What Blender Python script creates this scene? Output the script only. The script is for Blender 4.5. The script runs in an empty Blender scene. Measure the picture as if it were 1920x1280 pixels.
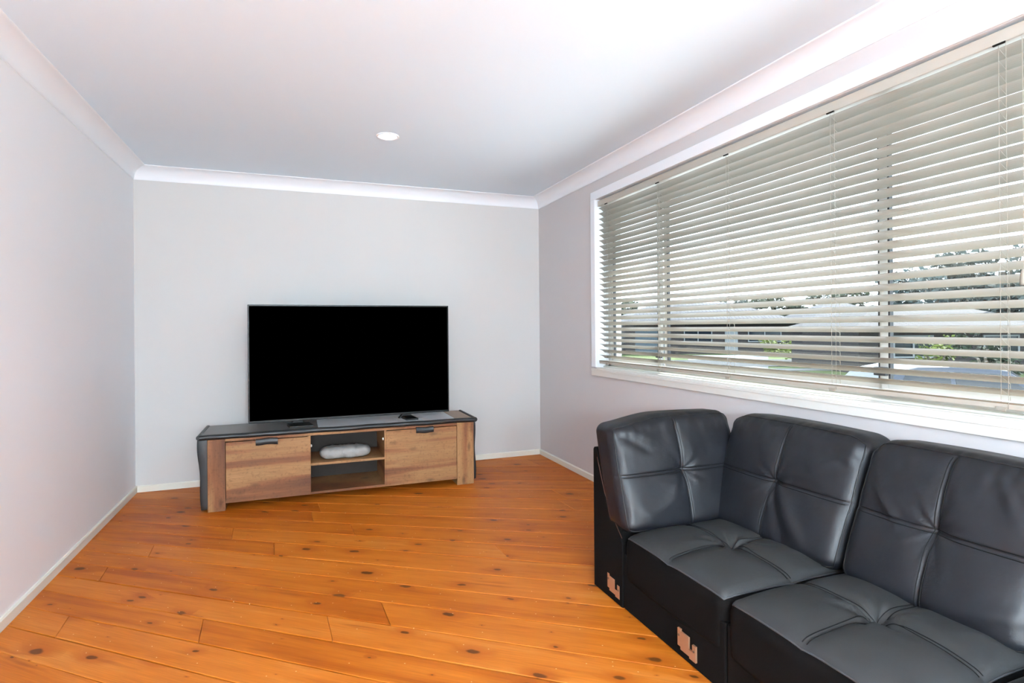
import bpy, bmesh, math, random
from mathutils import Vector, Matrix
random.seed(7)
S = bpy.context.scene
COL = S.collection

# ------------------------------------------------------------------ camera
YAW, ROLL, F, CY, CZ = 0.3646, 0.0079, 1057.2, 613.5, 1.1942
cam_d = bpy.data.cameras.new('camera'); cam = bpy.data.objects.new('camera', cam_d); COL.objects.link(cam)
cam_d.sensor_fit = 'HORIZONTAL'; cam_d.sensor_width = 36.0
cam_d.lens = 36.0 * F / 1920.0
cam_d.shift_x = 0.0; cam_d.shift_y = (CY - 640.0) / 1920.0
cam_d.clip_start = 0.05; cam_d.clip_end = 400
_R = Vector((math.cos(YAW), -math.sin(YAW), 0)); _U = Vector((0, 0, 1)); _Fw = Vector((math.sin(YAW), math.cos(YAW), 0))
_X = _R * math.cos(ROLL) - _U * math.sin(ROLL); _Y = _R * math.sin(ROLL) + _U * math.cos(ROLL); _Z = -_Fw
cam.matrix_world = Matrix(((_X.x, _Y.x, _Z.x, 0), (_X.y, _Y.y, _Z.y, 0), (_X.z, _Y.z, _Z.z, CZ), (0, 0, 0, 1)))
S.camera = cam

# ------------------------------------------------------------------ world, sun, exposure
W = bpy.data.worlds.new('world'); S.world = W; W.use_nodes = True
bg = W.node_tree.nodes['Background']
bg.inputs[0].default_value = (0.74, 0.87, 1.0, 1); bg.inputs[1].default_value = 3.6
sun_d = bpy.data.lights.new('sun', 'SUN'); sun = bpy.data.objects.new('sun', sun_d); COL.objects.link(sun)
sun_d.energy = 10.5; sun_d.angle = math.radians(0.6); sun_d.color = (1, 0.97, 0.93)
sun.rotation_euler = Vector((-1.0, -0.28, -0.88)).to_track_quat('-Z', 'Y').to_euler()
sun.location = (10, 4, 12)
vs = S.view_settings
vs.view_transform = 'Standard'; vs.look = 'None'; vs.gamma = 1.0; vs.use_curve_mapping = False
vs.exposure = 0.98
S.cycles.max_bounces = 10; S.cycles.diffuse_bounces = 6; S.cycles.glossy_bounces = 4
S.cycles.transparent_max_bounces = 16; S.cycles.sample_clamp_indirect = 8.0
S.cycles.caustics_reflective = False; S.cycles.caustics_refractive = False

# ------------------------------------------------------------------ dimensions (metres)
XL, XR, YB, YF, HC = -1.119, 2.139, 4.876, -2.7, 2.40
WZ0, WZ1, WY0, WY1 = 0.885, 2.160, 0.88, 3.785          # window opening
XO = 2.36                                                # outer face of the window wall

# ------------------------------------------------------------------ helpers
def mat(name):
    m = bpy.data.materials.new(name); m.use_nodes = True
    return m, m.node_tree.nodes, m.node_tree.links, m.node_tree.nodes['Principled BSDF']
def N(nodes, t, **kw):
    n = nodes.new(t)
    for k, v in kw.items(): setattr(n, k, v)
    return n
def lin(r, g, b):
    f = lambda c: c / 255 / 12.92 if c / 255 <= 0.04045 else ((c / 255 + 0.055) / 1.055) ** 2.4
    return (f(r), f(g), f(b), 1)
def simple(name, col, rough=0.5, spec=0.5, metal=0.0, bump=None, vary=0.0):
    m, n, l, p = mat(name)
    p.inputs['Base Color'].default_value = col; p.inputs['Roughness'].default_value = rough
    p.inputs['Specular IOR Level'].default_value = spec; p.inputs['Metallic'].default_value = metal
    tc = N(n, 'ShaderNodeTexCoord')
    if vary:
        nz = N(n, 'ShaderNodeTexNoise'); nz.inputs['Scale'].default_value = 3.0; nz.inputs['Detail'].default_value = 4
        l.new(tc.outputs['Object'], nz.inputs['Vector'])
        mx = N(n, 'ShaderNodeMix', data_type='RGBA'); l.new(nz.outputs[0], mx.inputs[0])
        mx.inputs[6].default_value = tuple(c * (1 - vary) for c in col[:3]) + (1,)
        mx.inputs[7].default_value = tuple(min(1, c * (1 + vary)) for c in col[:3]) + (1,)
        l.new(mx.outputs[2], p.inputs['Base Color'])
    if bump:
        nz = N(n, 'ShaderNodeTexNoise'); nz.inputs['Scale'].default_value = bump[0]; nz.inputs['Detail'].default_value = 3
        l.new(tc.outputs['Object'], nz.inputs['Vector'])
        b = N(n, 'ShaderNodeBump'); b.inputs['Strength'].default_value = bump[1]; b.inputs['Distance'].default_value = bump[2]
        l.new(nz.outputs[0], b.inputs['Height']); l.new(b.outputs[0], p.inputs['Normal'])
    return m
def link(me, name, m, parent=None):
    o = bpy.data.objects.new(name, me); COL.objects.link(o)
    if m is not None and not me.materials: me.materials.append(m)
    if parent is not None: o.parent = parent
    return o
def empty(name, loc=(0, 0, 0)):
    o = bpy.data.objects.new(name, None); COL.objects.link(o); o.location = loc; o.empty_display_size = 0.1
    return o
def tag(o, label=None, cat=None, group=None, kind=None):
    if label: o['label'] = label
    if cat: o['category'] = cat
    if group: o['group'] = group
    if kind: o['kind'] = kind
    return o
class MB:
    def __init__(self): self.v = []; self.f = []
    def add(self, vs, fs):
        k = len(self.v); self.v += [tuple(p) for p in vs]; self.f += [tuple(i + k for i in f) for f in fs]; return self
    def box(self, x0, x1, y0, y1, z0, z1):
        v = [(x, y, z) for z in (z0, z1) for y in (y0, y1) for x in (x0, x1)]
        return self.add(v, [(0, 2, 3, 1), (4, 5, 7, 6), (0, 1, 5, 4), (2, 6, 7, 3), (0, 4, 6, 2), (1, 3, 7, 5)])
    def prism(self, pts, a0, a1, axis):
        # closed 2-D outline swept along an axis: axis 0 -> pts are (y,z), 1 -> (x,z), 2 -> (x,y)
        def P(p, a): return (a, p[0], p[1]) if axis == 0 else ((p[0], a, p[1]) if axis == 1 else (p[0], p[1], a))
        n = len(pts); v = [P(p, a0) for p in pts] + [P(p, a1) for p in pts]
        return self.add(v, [tuple(range(n)), tuple(range(2 * n - 1, n - 1, -1))] + [(i, i + n, (i + 1) % n + n, (i + 1) % n) for i in range(n)])
    def tube(self, pts, r, seg=6, closed=False):
        pts = [Vector(p) for p in pts]; n = len(pts); vs = []; prev = None
        for i, p in enumerate(pts):
            a = pts[(i - 1) % n] if (closed or i) else p; b = pts[(i + 1) % n] if (closed or i < n - 1) else p
            d = (b - a).normalized()
            if prev is None:
                e = d.orthogonal().normalized()
            else:
                e = (prev - d * prev.dot(d)).normalized()
            prev = e; g = d.cross(e)
            vs += [p + (e * math.cos(t) + g * math.sin(t)) * r for t in [2 * math.pi * k / seg for k in range(seg)]]
        fs = []
        for i in range(n if closed else n - 1):
            j = (i + 1) % n
            fs += [(i * seg + k, i * seg + (k + 1) % seg, j * seg + (k + 1) % seg, j * seg + k) for k in range(seg)]
        if not closed: fs += [tuple(range(seg))[::-1], tuple((n - 1) * seg + k for k in range(seg))]
        return self.add(vs, fs)
    def lathe(self, prof, c, seg=32):
        vs = []; fs = []; n = len(prof)
        for k in range(seg):
            t = 2 * math.pi * k / seg
            vs += [(c[0] + r * math.cos(t), c[1] + r * math.sin(t), c[2] + z) for r, z in prof]
        for k in range(seg):
            j = (k + 1) % seg
            fs += [(k * n + i, j * n + i, j * n + i + 1, k * n + i + 1) for i in range(n - 1)]
        return self.add(vs, fs)
    def mesh(self, name='mesh', bevel=0.0, seg=2, smooth=False, fixn=True):
        me = bpy.data.meshes.new(name); me.from_pydata(self.v, [], self.f); me.update()
        bm = bmesh.new(); bm.from_mesh(me)
        if fixn: bmesh.ops.recalc_face_normals(bm, faces=bm.faces)
        if bevel:
            ed = [e for e in bm.edges if len(e.link_faces) == 2 and e.calc_face_angle(0) > 0.5]
            bmesh.ops.bevel(bm, geom=ed, offset=bevel, segments=seg, affect='EDGES', profile=0.5)
        if smooth:
            for f in bm.faces: f.smooth = True
        bm.to_mesh(me); bm.free()
        return me
    def build(self, name, m, parent=None, bevel=0.0, seg=2, smooth=False, fixn=True):
        return link(self.mesh(name, bevel, seg, smooth, fixn), name, m, parent)
def shade_auto(o, ang=0.6):
    me = o.data; bm = bmesh.new(); bm.from_mesh(me)
    for f in bm.faces: f.smooth = True
    for e in bm.edges:
        if len(e.link_faces) == 2: e.smooth = e.calc_face_angle(0) < ang
    bm.to_mesh(me); bm.free(); return o

# ------------------------------------------------------------------ materials
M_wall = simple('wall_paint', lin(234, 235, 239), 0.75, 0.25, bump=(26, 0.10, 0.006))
M_wallr = simple('backlit_shade_wall_paint', lin(202, 199, 200), 0.75, 0.25, bump=(26, 0.10, 0.006))  # wall paint greyed to carry the shade of the backlit window wall
M_wallb = simple('dimmed_wall_paint', lin(206, 206, 205), 0.75, 0.25, bump=(26, 0.10, 0.006))  # wall paint darkened to hold the dimmer light on the back wall
M_ceil = simple('ceiling_paint', lin(224, 239, 250), 0.8, 0.2, bump=(14, 0.05, 0.004))
M_trim = simple('white_trim_paint', lin(234, 239, 245), 0.45, 0.4)
M_skirt = simple('cream_skirting_paint', lin(226, 225, 214), 0.5, 0.4)
M_sill = simple('sill_paint', lin(218, 217, 212), 0.35, 0.5)
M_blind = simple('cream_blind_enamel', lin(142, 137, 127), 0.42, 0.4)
M_cord = simple('blind_cord', lin(150, 145, 135), 0.8, 0.2)
M_rail = simple('blind_rail_enamel', lin(176, 172, 162), 0.4, 0.45)
M_dark = simple('dark_gap', lin(30, 27, 24), 0.8, 0.1)
M_alu = simple('window_aluminium', lin(190, 190, 188), 0.4, 0.5)
M_aluD = simple('window_dark_gasket', lin(52, 52, 56), 0.5, 0.4)
M_black = simple('black_wrap', lin(27, 28, 30), 0.42, 0.45, bump=(180, 0.12, 0.002))
M_tvb = simple('tv_bezel', lin(12, 12, 13), 0.35, 0.3)
M_scr = simple('tv_screen', (0, 0, 0, 1), 0.5, 0.0)
M_topD = simple('bench_top_dark_tone', lin(92, 90, 88), 0.35, 0.5)  # glossy bench top outside the painted reflection
M_topL = simple('bench_top_reflection_tone', lin(196, 197, 200), 0.3, 0.5)  # bright reflection in the glossy bench top, painted as a lighter tone
M_foot = simple('tv_foot', lin(12, 12, 12), 0.45, 0.3)
M_white_pl = simple('white_plastic', lin(225, 225, 222), 0.4, 0.5)
M_strip = simple('pale_oak_strip', lin(158, 130, 110), 0.5, 0.4, vary=0.2)
M_inner = simple('carcass_inside', lin(40, 31, 25), 0.6, 0.3, vary=0.25)
M_bag = simple('white_wrap', lin(152, 152, 150), 0.5, 0.4, bump=(60, 0.4, 0.01))
M_base = simple('sofa_base_cloth', lin(13, 12, 12), 0.85, 0.08, bump=(300, 0.2, 0.002))
M_seam = simple('seam_thread', lin(11, 11, 12), 0.7, 0.2)
M_pipe = simple('piping_leather', lin(16, 16, 18), 0.45, 0.4)
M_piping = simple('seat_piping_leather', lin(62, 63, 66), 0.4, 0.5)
M_metal = simple('zinc_bracket', lin(178, 136, 106), 0.45, 0.5, metal=0.55, vary=0.15)
M_screw = simple('screw_steel', lin(120, 110, 100), 0.35, 0.5, metal=0.9)

def leather(name, c0, c1):
    m, n, l, p = mat(name)
    p.inputs['Roughness'].default_value = 0.40; p.inputs['Specular IOR Level'].default_value = 0.5
    tc = N(n, 'ShaderNodeTexCoord')
    nz = N(n, 'ShaderNodeTexNoise'); nz.inputs['Scale'].default_value = 5; nz.inputs['Detail'].default_value = 4; l.new(tc.outputs['Object'], nz.inputs[0])
    r = N(n, 'ShaderNodeValToRGB'); r.color_ramp.elements[0].color = lin(c0[0],c0[1],c0[2]); r.color_ramp.elements[1].color = lin(c1[0],c1[1],c1[2]); l.new(nz.outputs[0], r.inputs[0]); l.new(r.outputs[0], p.inputs['Base Color'])
    rr = N(n, 'ShaderNodeMapRange'); rr.inputs[3].default_value = 0.44; rr.inputs[4].default_value = 0.58; l.new(nz.outputs[0], rr.inputs[0]); l.new(rr.outputs[0], p.inputs['Roughness'])
    vo = N(n, 'ShaderNodeTexVoronoi'); vo.inputs['Scale'].default_value = 420; l.new(tc.outputs['Object'], vo.inputs['Vector'])
    b = N(n, 'ShaderNodeBump'); b.inputs['Strength'].default_value = 0.10; b.inputs['Distance'].default_value = 0.001; l.new(vo.outputs[0], b.inputs['Height'])
    n2 = N(n, 'ShaderNodeTexNoise'); n2.inputs['Scale'].default_value = 16; n2.inputs['Detail'].default_value = 3; l.new(tc.outputs['Object'], n2.inputs[0])
    b2 = N(n, 'ShaderNodeBump'); b2.inputs['Strength'].default_value = 0.25; b2.inputs['Distance'].default_value = 0.008; l.new(n2.outputs[0], b2.inputs['Height']); l.new(b.outputs[0], b2.inputs['Normal'])
    l.new(b2.outputs[0], p.inputs['Normal'])
    return m
M_leather = leather('black_leather', (8, 10, 16), (14, 17, 25)); M_seatl = leather('toplit_seat_leather', (34, 35, 36), (50, 51, 52))  # seat colour lightened to paint in the stronger light from above

def rustic(name, vertical=False, tint=1.0):
    m, n, l, p = mat(name)
    p.inputs['Roughness'].default_value = 0.55; p.inputs['Specular IOR Level'].default_value = 0.3
    tc = N(n, 'ShaderNodeTexCoord'); mp = N(n, 'ShaderNodeMapping'); l.new(tc.outputs['Object'], mp.inputs[0])
    if vertical: mp.inputs['Rotation'].default_value = (0, math.pi / 2, 0)
    sx = N(n, 'ShaderNodeSeparateXYZ'); l.new(mp.outputs[0], sx.inputs[0])
    # board bands across z, slightly wandering with x
    st = N(n, 'ShaderNodeMapping'); st.inputs['Scale'].default_value = (0.75, 1.3, 9); l.new(mp.outputs[0], st.inputs[0])
    nb = N(n, 'ShaderNodeTexNoise'); nb.inputs['Scale'].default_value = 1.0; nb.inputs['Detail'].default_value = 2.5; nb.inputs['Distortion'].default_value = 0.3; l.new(st.outputs[0], nb.inputs[0])
    cr = N(n, 'ShaderNodeValToRGB'); e = cr.color_ramp.elements
    e[0].position = 0.30; e[0].color = lin(88, 54, 35); e[1].position = 0.70; e[1].color = lin(160, 120, 80)
    k = e.new(0.46); k.color = lin(126, 80, 50); k = e.new(0.52); k.color = lin(146, 106, 68)
    l.new(nb.outputs[0], cr.inputs[0])
    sg = N(n, 'ShaderNodeMapping'); sg.inputs['Scale'].default_value = (9, 9, 160); l.new(mp.outputs[0], sg.inputs[0])
    ng = N(n, 'ShaderNodeTexNoise'); ng.inputs['Scale'].default_value = 1.0; ng.inputs['Detail'].default_value = 5; l.new(sg.outputs[0], ng.inputs[0])
    gr = N(n, 'ShaderNodeMapRange'); gr.inputs[1].default_value = 0.3; gr.inputs[2].default_value = 0.7; gr.inputs[3].default_value = 0.82; gr.inputs[4].default_value = 1.14; l.new(ng.outputs[0], gr.inputs[0])
    mu = N(n, 'ShaderNodeMix', data_type='RGBA', blend_type='MULTIPLY'); mu.inputs[0].default_value = 1; l.new(cr.outputs[0], mu.inputs[6]); l.new(gr.outputs[0], mu.inputs[7])
    # dark weathered flecks and knots
    kf = N(n, 'ShaderNodeMapping'); kf.inputs['Scale'].default_value = (5, 5, 13); l.new(mp.outputs[0], kf.inputs[0])
    vo = N(n, 'ShaderNodeTexVoronoi'); vo.inputs['Scale'].default_value = 1.0; l.new(kf.outputs[0], vo.inputs['Vector'])
    kn = N(n, 'ShaderNodeMapRange'); kn.inputs[1].default_value = 0.06; kn.inputs[2].default_value = 0.22; kn.inputs[3].default_value = 0.55; kn.inputs[4].default_value = 1.0; l.new(vo.outputs[0], kn.inputs[0])
    fl = N(n, 'ShaderNodeTexNoise'); fl.inputs['Scale'].default_value = 60; fl.inputs['Detail'].default_value = 6; l.new(tc.outputs['Object'], fl.inputs[0])
    fr = N(n, 'ShaderNodeMapRange'); fr.inputs[1].default_value = 0.30; fr.inputs[2].default_value = 0.45; fr.inputs[3].default_value = 0.75; fr.inputs[4].default_value = 1.0; l.new(fl.outputs[0], fr.inputs[0])
    m2 = N(n, 'ShaderNodeMath', operation='MULTIPLY'); l.new(kn.outputs[0], m2.inputs[0]); l.new(fr.outputs[0], m2.inputs[1])
    mv = N(n, 'ShaderNodeMix', data_type='RGBA', blend_type='MULTIPLY'); mv.inputs[0].default_value = 1; l.new(mu.outputs[2], mv.inputs[6]); l.new(m2.outputs[0], mv.inputs[7])
    l.new(mv.outputs[2], p.inputs['Base Color'])
    b = N(n, 'ShaderNodeBump'); b.inputs['Strength'].default_value = 0.2; b.inputs['Distance'].default_value = 0.002; l.new(ng.outputs[0], b.inputs['Height']); l.new(b.outputs[0], p.inputs['Normal'])
    return m
M_wood = rustic('rustic_oak'); M_woodV = rustic('rustic_oak_upright', True)

def pine():
    m, n, l, p = mat('orange_pine_boards')
    p.inputs['Specular IOR Level'].default_value = 0.22
    uv = N(n, 'ShaderNodeUVMap'); uv.uv_map = 'board'
    oi = N(n, 'ShaderNodeObjectInfo')
    # knots
    mk = N(n, 'ShaderNodeMapping'); mk.inputs['Scale'].default_value = (3.6, 7.4, 1)
    nw = N(n, 'ShaderNodeTexNoise'); nw.inputs['Scale'].default_value = 22; nw.inputs['Detail'].default_value = 2; l.new(uv.outputs[0], nw.inputs[0])
    wv = N(n, 'ShaderNodeVectorMath', operation='MULTIPLY_ADD'); wv.inputs[1].default_value = (0.03, 0.016, 0); l.new(nw.outputs['Color'], wv.inputs[0]); l.new(uv.outputs[0], wv.inputs[2]); l.new(wv.outputs[0], mk.inputs[0])
    vk = N(n, 'ShaderNodeTexVoronoi', voronoi_dimensions='2D'); vk.inputs['Scale'].default_value = 1.0; l.new(mk.outputs[0], vk.inputs['Vector'])
    sc = N(n, 'ShaderNodeSeparateColor'); l.new(vk.outputs['Color'], sc.inputs[0])
    pres = N(n, 'ShaderNodeMapRange'); pres.inputs[1].default_value = 0.38; pres.inputs[2].default_value = 1.0; pres.inputs[3].default_value = 0.0; pres.inputs[4].default_value = 0.15; l.new(sc.outputs[0], pres.inputs[0])
    dv = N(n, 'ShaderNodeMath', operation='DIVIDE'); l.new(vk.outputs['Distance'], dv.inputs[0])
    mx_ = N(n, 'ShaderNodeMath', operation='MAXIMUM'); mx_.inputs[1].default_value = 0.012; l.new(pres.outputs[0], mx_.inputs[0]); l.new(mx_.outputs[0], dv.inputs[1])
    core = N(n, 'ShaderNodeMapRange', interpolation_type='SMOOTHSTEP'); core.inputs[1].default_value = 0.55; core.inputs[2].default_value = 1.0; core.inputs[3].default_value = 1; core.inputs[4].default_value = 0; l.new(dv.outputs[0], core.inputs[0])
    halo = N(n, 'ShaderNodeMapRange', interpolation_type='SMOOTHSTEP'); halo.inputs[1].default_value = 0.6; halo.inputs[2].default_value = 4.2; halo.inputs[3].default_value = 1; halo.inputs[4].default_value = 0; l.new(dv.outputs[0], halo.inputs[0])
    # grain, bent around the knots
    mg = N(n, 'ShaderNodeMapping'); mg.inputs['Scale'].default_value = (1.1, 22, 1); l.new(uv.outputs[0], mg.inputs[0])
    ha = N(n, 'ShaderNodeCombineXYZ'); l.new(halo.outputs[0], ha.inputs[1])
    av = N(n, 'ShaderNodeVectorMath', operation='ADD'); l.new(mg.outputs[0], av.inputs[0]); l.new(ha.outputs[0], av.inputs[1])
    g1 = N(n, 'ShaderNodeTexNoise'); g1.inputs['Scale'].default_value = 1.0; g1.inputs['Detail'].default_value = 3; g1.inputs['Distortion'].default_value = 0.5; l.new(av.outputs[0], g1.inputs[0])
    mg2 = N(n, 'ShaderNodeMapping'); mg2.inputs['Scale'].default_value = (7, 240, 1); l.new(uv.outputs[0], mg2.inputs[0])
    g2 = N(n, 'ShaderNodeTexNoise'); g2.inputs['Scale'].default_value = 1.0; g2.inputs['Detail'].default_value = 4; l.new(mg2.outputs[0], g2.inputs[0])
    ml = N(n, 'ShaderNodeMapping'); ml.inputs['Scale'].default_value = (1.3, 5, 1); l.new(uv.outputs[0], ml.inputs[0])
    g3 = N(n, 'ShaderNodeTexNoise'); g3.inputs['Scale'].default_value = 1.6; g3.inputs['Detail'].default_value = 3; l.new(ml.outputs[0], g3.inputs[0])
    cr = N(n, 'ShaderNodeValToRGB'); e = cr.color_ramp.elements
    e[0].position = 0.30; e[0].color = lin(160, 76, 8); e[1].position = 0.72; e[1].color = lin(202, 124, 52)
    k = e.new(0.46); k.color = lin(184, 99, 22); k = e.new(0.58); k.color = lin(194, 109, 32)
    ad = N(n, 'ShaderNodeMath', operation='MULTIPLY_ADD'); ad.inputs[1].default_value = 0.45; l.new(g1.outputs[0], ad.inputs[0])
    a2 = N(n, 'ShaderNodeMath', operation='MULTIPLY_ADD'); a2.inputs[1].default_value = 0.45; l.new(g3.outputs[0], a2.inputs[0])
    rm = N(n, 'ShaderNodeMapRange'); rm.inputs[3].default_value = -0.06; rm.inputs[4].default_value = 0.16; l.new(oi.outputs['Random'], rm.inputs[0]); l.new(rm.outputs[0], a2.inputs[2]); l.new(a2.outputs[0], ad.inputs[2])
    l.new(ad.outputs[0], cr.inputs[0])
    fg = N(n, 'ShaderNodeMapRange'); fg.inputs[1].default_value = 0.3; fg.inputs[2].default_value = 0.7; fg.inputs[3].default_value = 0.85; fg.inputs[4].default_value = 1.08; l.new(g2.outputs[0], fg.inputs[0])
    mu = N(n, 'ShaderNodeMix', data_type='RGBA', blend_type='MULTIPLY'); mu.inputs[0].default_value = 1; l.new(cr.outputs[0], mu.inputs[6]); l.new(fg.outputs[0], mu.inputs[7])
    mh = N(n, 'ShaderNodeMix', data_type='RGBA'); hs = N(n, 'ShaderNodeMath', operation='MULTIPLY'); hs.inputs[1].default_value = 0.7; l.new(halo.outputs[0], hs.inputs[0]); l.new(hs.outputs[0], mh.inputs[0]); l.new(mu.outputs[2], mh.inputs[6]); mh.inputs[7].default_value = lin(160, 78, 16)
    mc = N(n, 'ShaderNodeMix', data_type='RGBA'); c2 = N(n, 'ShaderNodeMath', operation='MULTIPLY'); c2.inputs[1].default_value = 0.86; l.new(core.outputs[0], c2.inputs[0]); l.new(c2.outputs[0], mc.inputs[0]); l.new(mh.outputs[2], mc.inputs[6]); mc.inputs[7].default_value = lin(82, 42, 14)
    # dark resin streaks along the grain
    ms = N(n, 'ShaderNodeMapping'); ms.inputs['Scale'].default_value = (2.2, 30, 1); ms.inputs['Location'].default_value = (3, 9, 0); l.new(uv.outputs[0], ms.inputs[0])
    gs = N(n, 'ShaderNodeTexNoise'); gs.inputs['Scale'].default_value = 1.0; gs.inputs['Detail'].default_value = 2; l.new(ms.outputs[0], gs.inputs[0])
    sr = N(n, 'ShaderNodeMapRange'); sr.inputs[1].default_value = 0.60; sr.inputs[2].default_value = 0.76; sr.inputs[3].default_value = 0; sr.inputs[4].default_value = 0.75; l.new(gs.outputs[0], sr.inputs[0])
    mr = N(n, 'ShaderNodeMix', data_type='RGBA'); l.new(sr.outputs[0], mr.inputs[0]); l.new(mc.outputs[2], mr.inputs[6]); mr.inputs[7].default_value = lin(140, 66, 14)
    # tiny pale chips in the varnish
    mw = N(n, 'ShaderNodeMapping'); mw.inputs['Scale'].default_value = (11, 15, 1); l.new(uv.outputs[0], mw.inputs[0])
    vw = N(n, 'ShaderNodeTexVoronoi', voronoi_dimensions='2D'); vw.inputs['Scale'].default_value = 1.0; l.new(mw.outputs[0], vw.inputs['Vector'])
    s2 = N(n, 'ShaderNodeSeparateColor'); l.new(vw.outputs['Color'], s2.inputs[0])
    gt = N(n, 'ShaderNodeMath', operation='GREATER_THAN'); gt.inputs[1].default_value = 0.72; l.new(s2.outputs[0], gt.inputs[0])
    cw = N(n, 'ShaderNodeMapRange'); cw.inputs[1].default_value = 0.018; cw.inputs[2].default_value = 0.034; cw.inputs[3].default_value = 0.75; cw.inputs[4].default_value = 0; l.new(vw.outputs['Distance'], cw.inputs[0])
    cm = N(n, 'ShaderNodeMath', operation='MULTIPLY'); l.new(gt.outputs[0], cm.inputs[0]); l.new(cw.outputs[0], cm.inputs[1])
    mw2 = N(n, 'ShaderNodeMix', data_type='RGBA'); l.new(cm.outputs[0], mw2.inputs[0]); l.new(mr.outputs[2], mw2.inputs[6]); mw2.inputs[7].default_value = lin(238, 204, 160)
    l.new(mw2.outputs[2], p.inputs['Base Color'])
    ro = N(n, 'ShaderNodeMapRange'); ro.inputs[3].default_value = 0.42; ro.inputs[4].default_value = 0.58; l.new(g3.outputs[0], ro.inputs[0]); l.new(ro.outputs[0], p.inputs['Roughness'])
    b = N(n, 'ShaderNodeBump'); b.inputs['Strength'].default_value = 0.12; b.inputs['Distance'].default_value = 0.002; l.new(g1.outputs[0], b.inputs['Height']); l.new(b.outputs[0], p.inputs['Normal'])
    return m
M_pine = pine()

def glass():
    m, n, l, p = mat('window_glass'); n.remove(p)
    out = n['Material Output']; t = N(n, 'ShaderNodeBsdfTransparent'); t.inputs[0].default_value = (0.93, 0.96, 0.96, 1)
    g = N(n, 'ShaderNodeBsdfGlossy'); g.inputs['Roughness'].default_value = 0.02
    fr = N(n, 'ShaderNodeFresnel'); ge = N(n, 'ShaderNodeNewGeometry'); io = N(n, 'ShaderNodeMapRange'); io.inputs[3].default_value = 1.45; io.inputs[4].default_value = 1 / 1.45; l.new(ge.outputs['Backfacing'], io.inputs[0]); l.new(io.outputs[0], fr.inputs[0])
    mx = N(n, 'ShaderNodeMixShader'); l.new(fr.outputs[0], mx.inputs[0]); l.new(t.outputs[0], mx.inputs[1]); l.new(g.outputs[0], mx.inputs[2]); l.new(mx.outputs[0], out.inputs[0])
    return m
M_glass = glass()

# ------------------------------------------------------------------ the room shell
def struct(o, label=None, cat=None): return tag(o, label, cat, kind='structure')
T = 0.12
LY0, LY1, LZ0, LZ1 = -2.45, -0.30, 0.72, 2.18               # unseen window added behind the viewer for fill daylight
wleft = MB().box(XL - T, XL, YF - T, YB + T, -0.05, HC + 0.1)
struct(wleft.build('wall_left', M_wall), 'long plain off-white plaster wall on the left', 'wall')
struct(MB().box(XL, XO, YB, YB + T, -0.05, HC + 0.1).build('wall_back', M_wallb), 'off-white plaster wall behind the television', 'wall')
y0, y1 = YF - T, YB
wr = MB(); wr.box(XR, XO, LY1, y1, -0.05, WZ0 - 0.012); wr.box(XR, XO, LY1, y1, WZ1 + 0.012, HC + 0.1); wr.box(XR, XO, y0, LY0, -0.05, HC + 0.1)
wr.box(XR, XO, LY0, LY1, -0.05, LZ0); wr.box(XR, XO, LY0, LY1, LZ1, HC + 0.1)
wr.box(XR, XO, LY1, WY0 - 0.012, WZ0 - 0.012, WZ1 + 0.012); wr.box(XR, XO, WY1 + 0.012, y1, WZ0 - 0.012, WZ1 + 0.012)
struct(wr.build('wall_right', M_wallr), 'wall with backlit shade in its paint, holding the wide window above the sofa', 'wall')
DX0, DX1, DZ1 = 0.55, 1.9, 2.12                        # unseen door opening added behind the viewer to let daylight in
wf = MB(); wf.box(XL, DX0, YF - T, YF, -0.05, HC + 0.1); wf.box(DX1, XR, YF - T, YF, -0.05, HC + 0.1); wf.box(DX0, DX1, YF - T, YF, DZ1, HC + 0.1)
struct(wf.build('wall_front', M_wall), 'off-white wall with the added glass door opposite the television', 'wall')
struct(MB().box(XL - T, XO, YF - T, YB + T, HC, HC + 0.1).build('ceiling', M_ceil), 'smooth white plasterboard ceiling over the whole room', 'ceiling')
d1 = struct(empty('added_door', (DX0, YF - 0.06, 0)), 'added sliding glass door giving fill daylight opposite the television', 'door')
fr = MB(); L = DX1 - DX0
for a, b in ((0, 0.05), (L / 2 - 0.03, L / 2 + 0.03), (L - 0.05, L)): fr.box(a, b, -0.03, 0.03, 0, DZ1)
fr.box(0, L, -0.03, 0.03, 0, 0.05); fr.box(0, L, -0.03, 0.03, DZ1 - 0.05, DZ1)
fr.build('door_frame', M_alu, d1)
for a, b in ((0.05, L / 2 - 0.03), (L / 2 + 0.03, L - 0.05)): MB().box(a, b, -0.004, 0.004, 0.05, DZ1 - 0.05).build('pane', M_glass, d1)

w2 = struct(empty('added_window', (XR + 0.14, LY0, LZ0)), 'added unseen aluminium window giving fill daylight further along the window wall', 'window')
fr = MB(); L = LY1 - LY0; h_ = LZ1 - LZ0
for a, b in ((0, 0.05), (L / 2 - 0.03, L / 2 + 0.03), (L - 0.05, L)): fr.box(-0.03, 0.03, a, b, 0, h_)
fr.box(-0.03, 0.03, 0, L, 0, 0.05); fr.box(-0.03, 0.03, 0, L, h_ - 0.05, h_)
fr.build('window_frame', M_alu, w2)
for a, b in ((0.05, L / 2 - 0.03), (L / 2 + 0.03, L - 0.05)): MB().box(-0.004, 0.004, a, b, 0.05, h_ - 0.05).build('pane', M_glass, w2)

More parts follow.
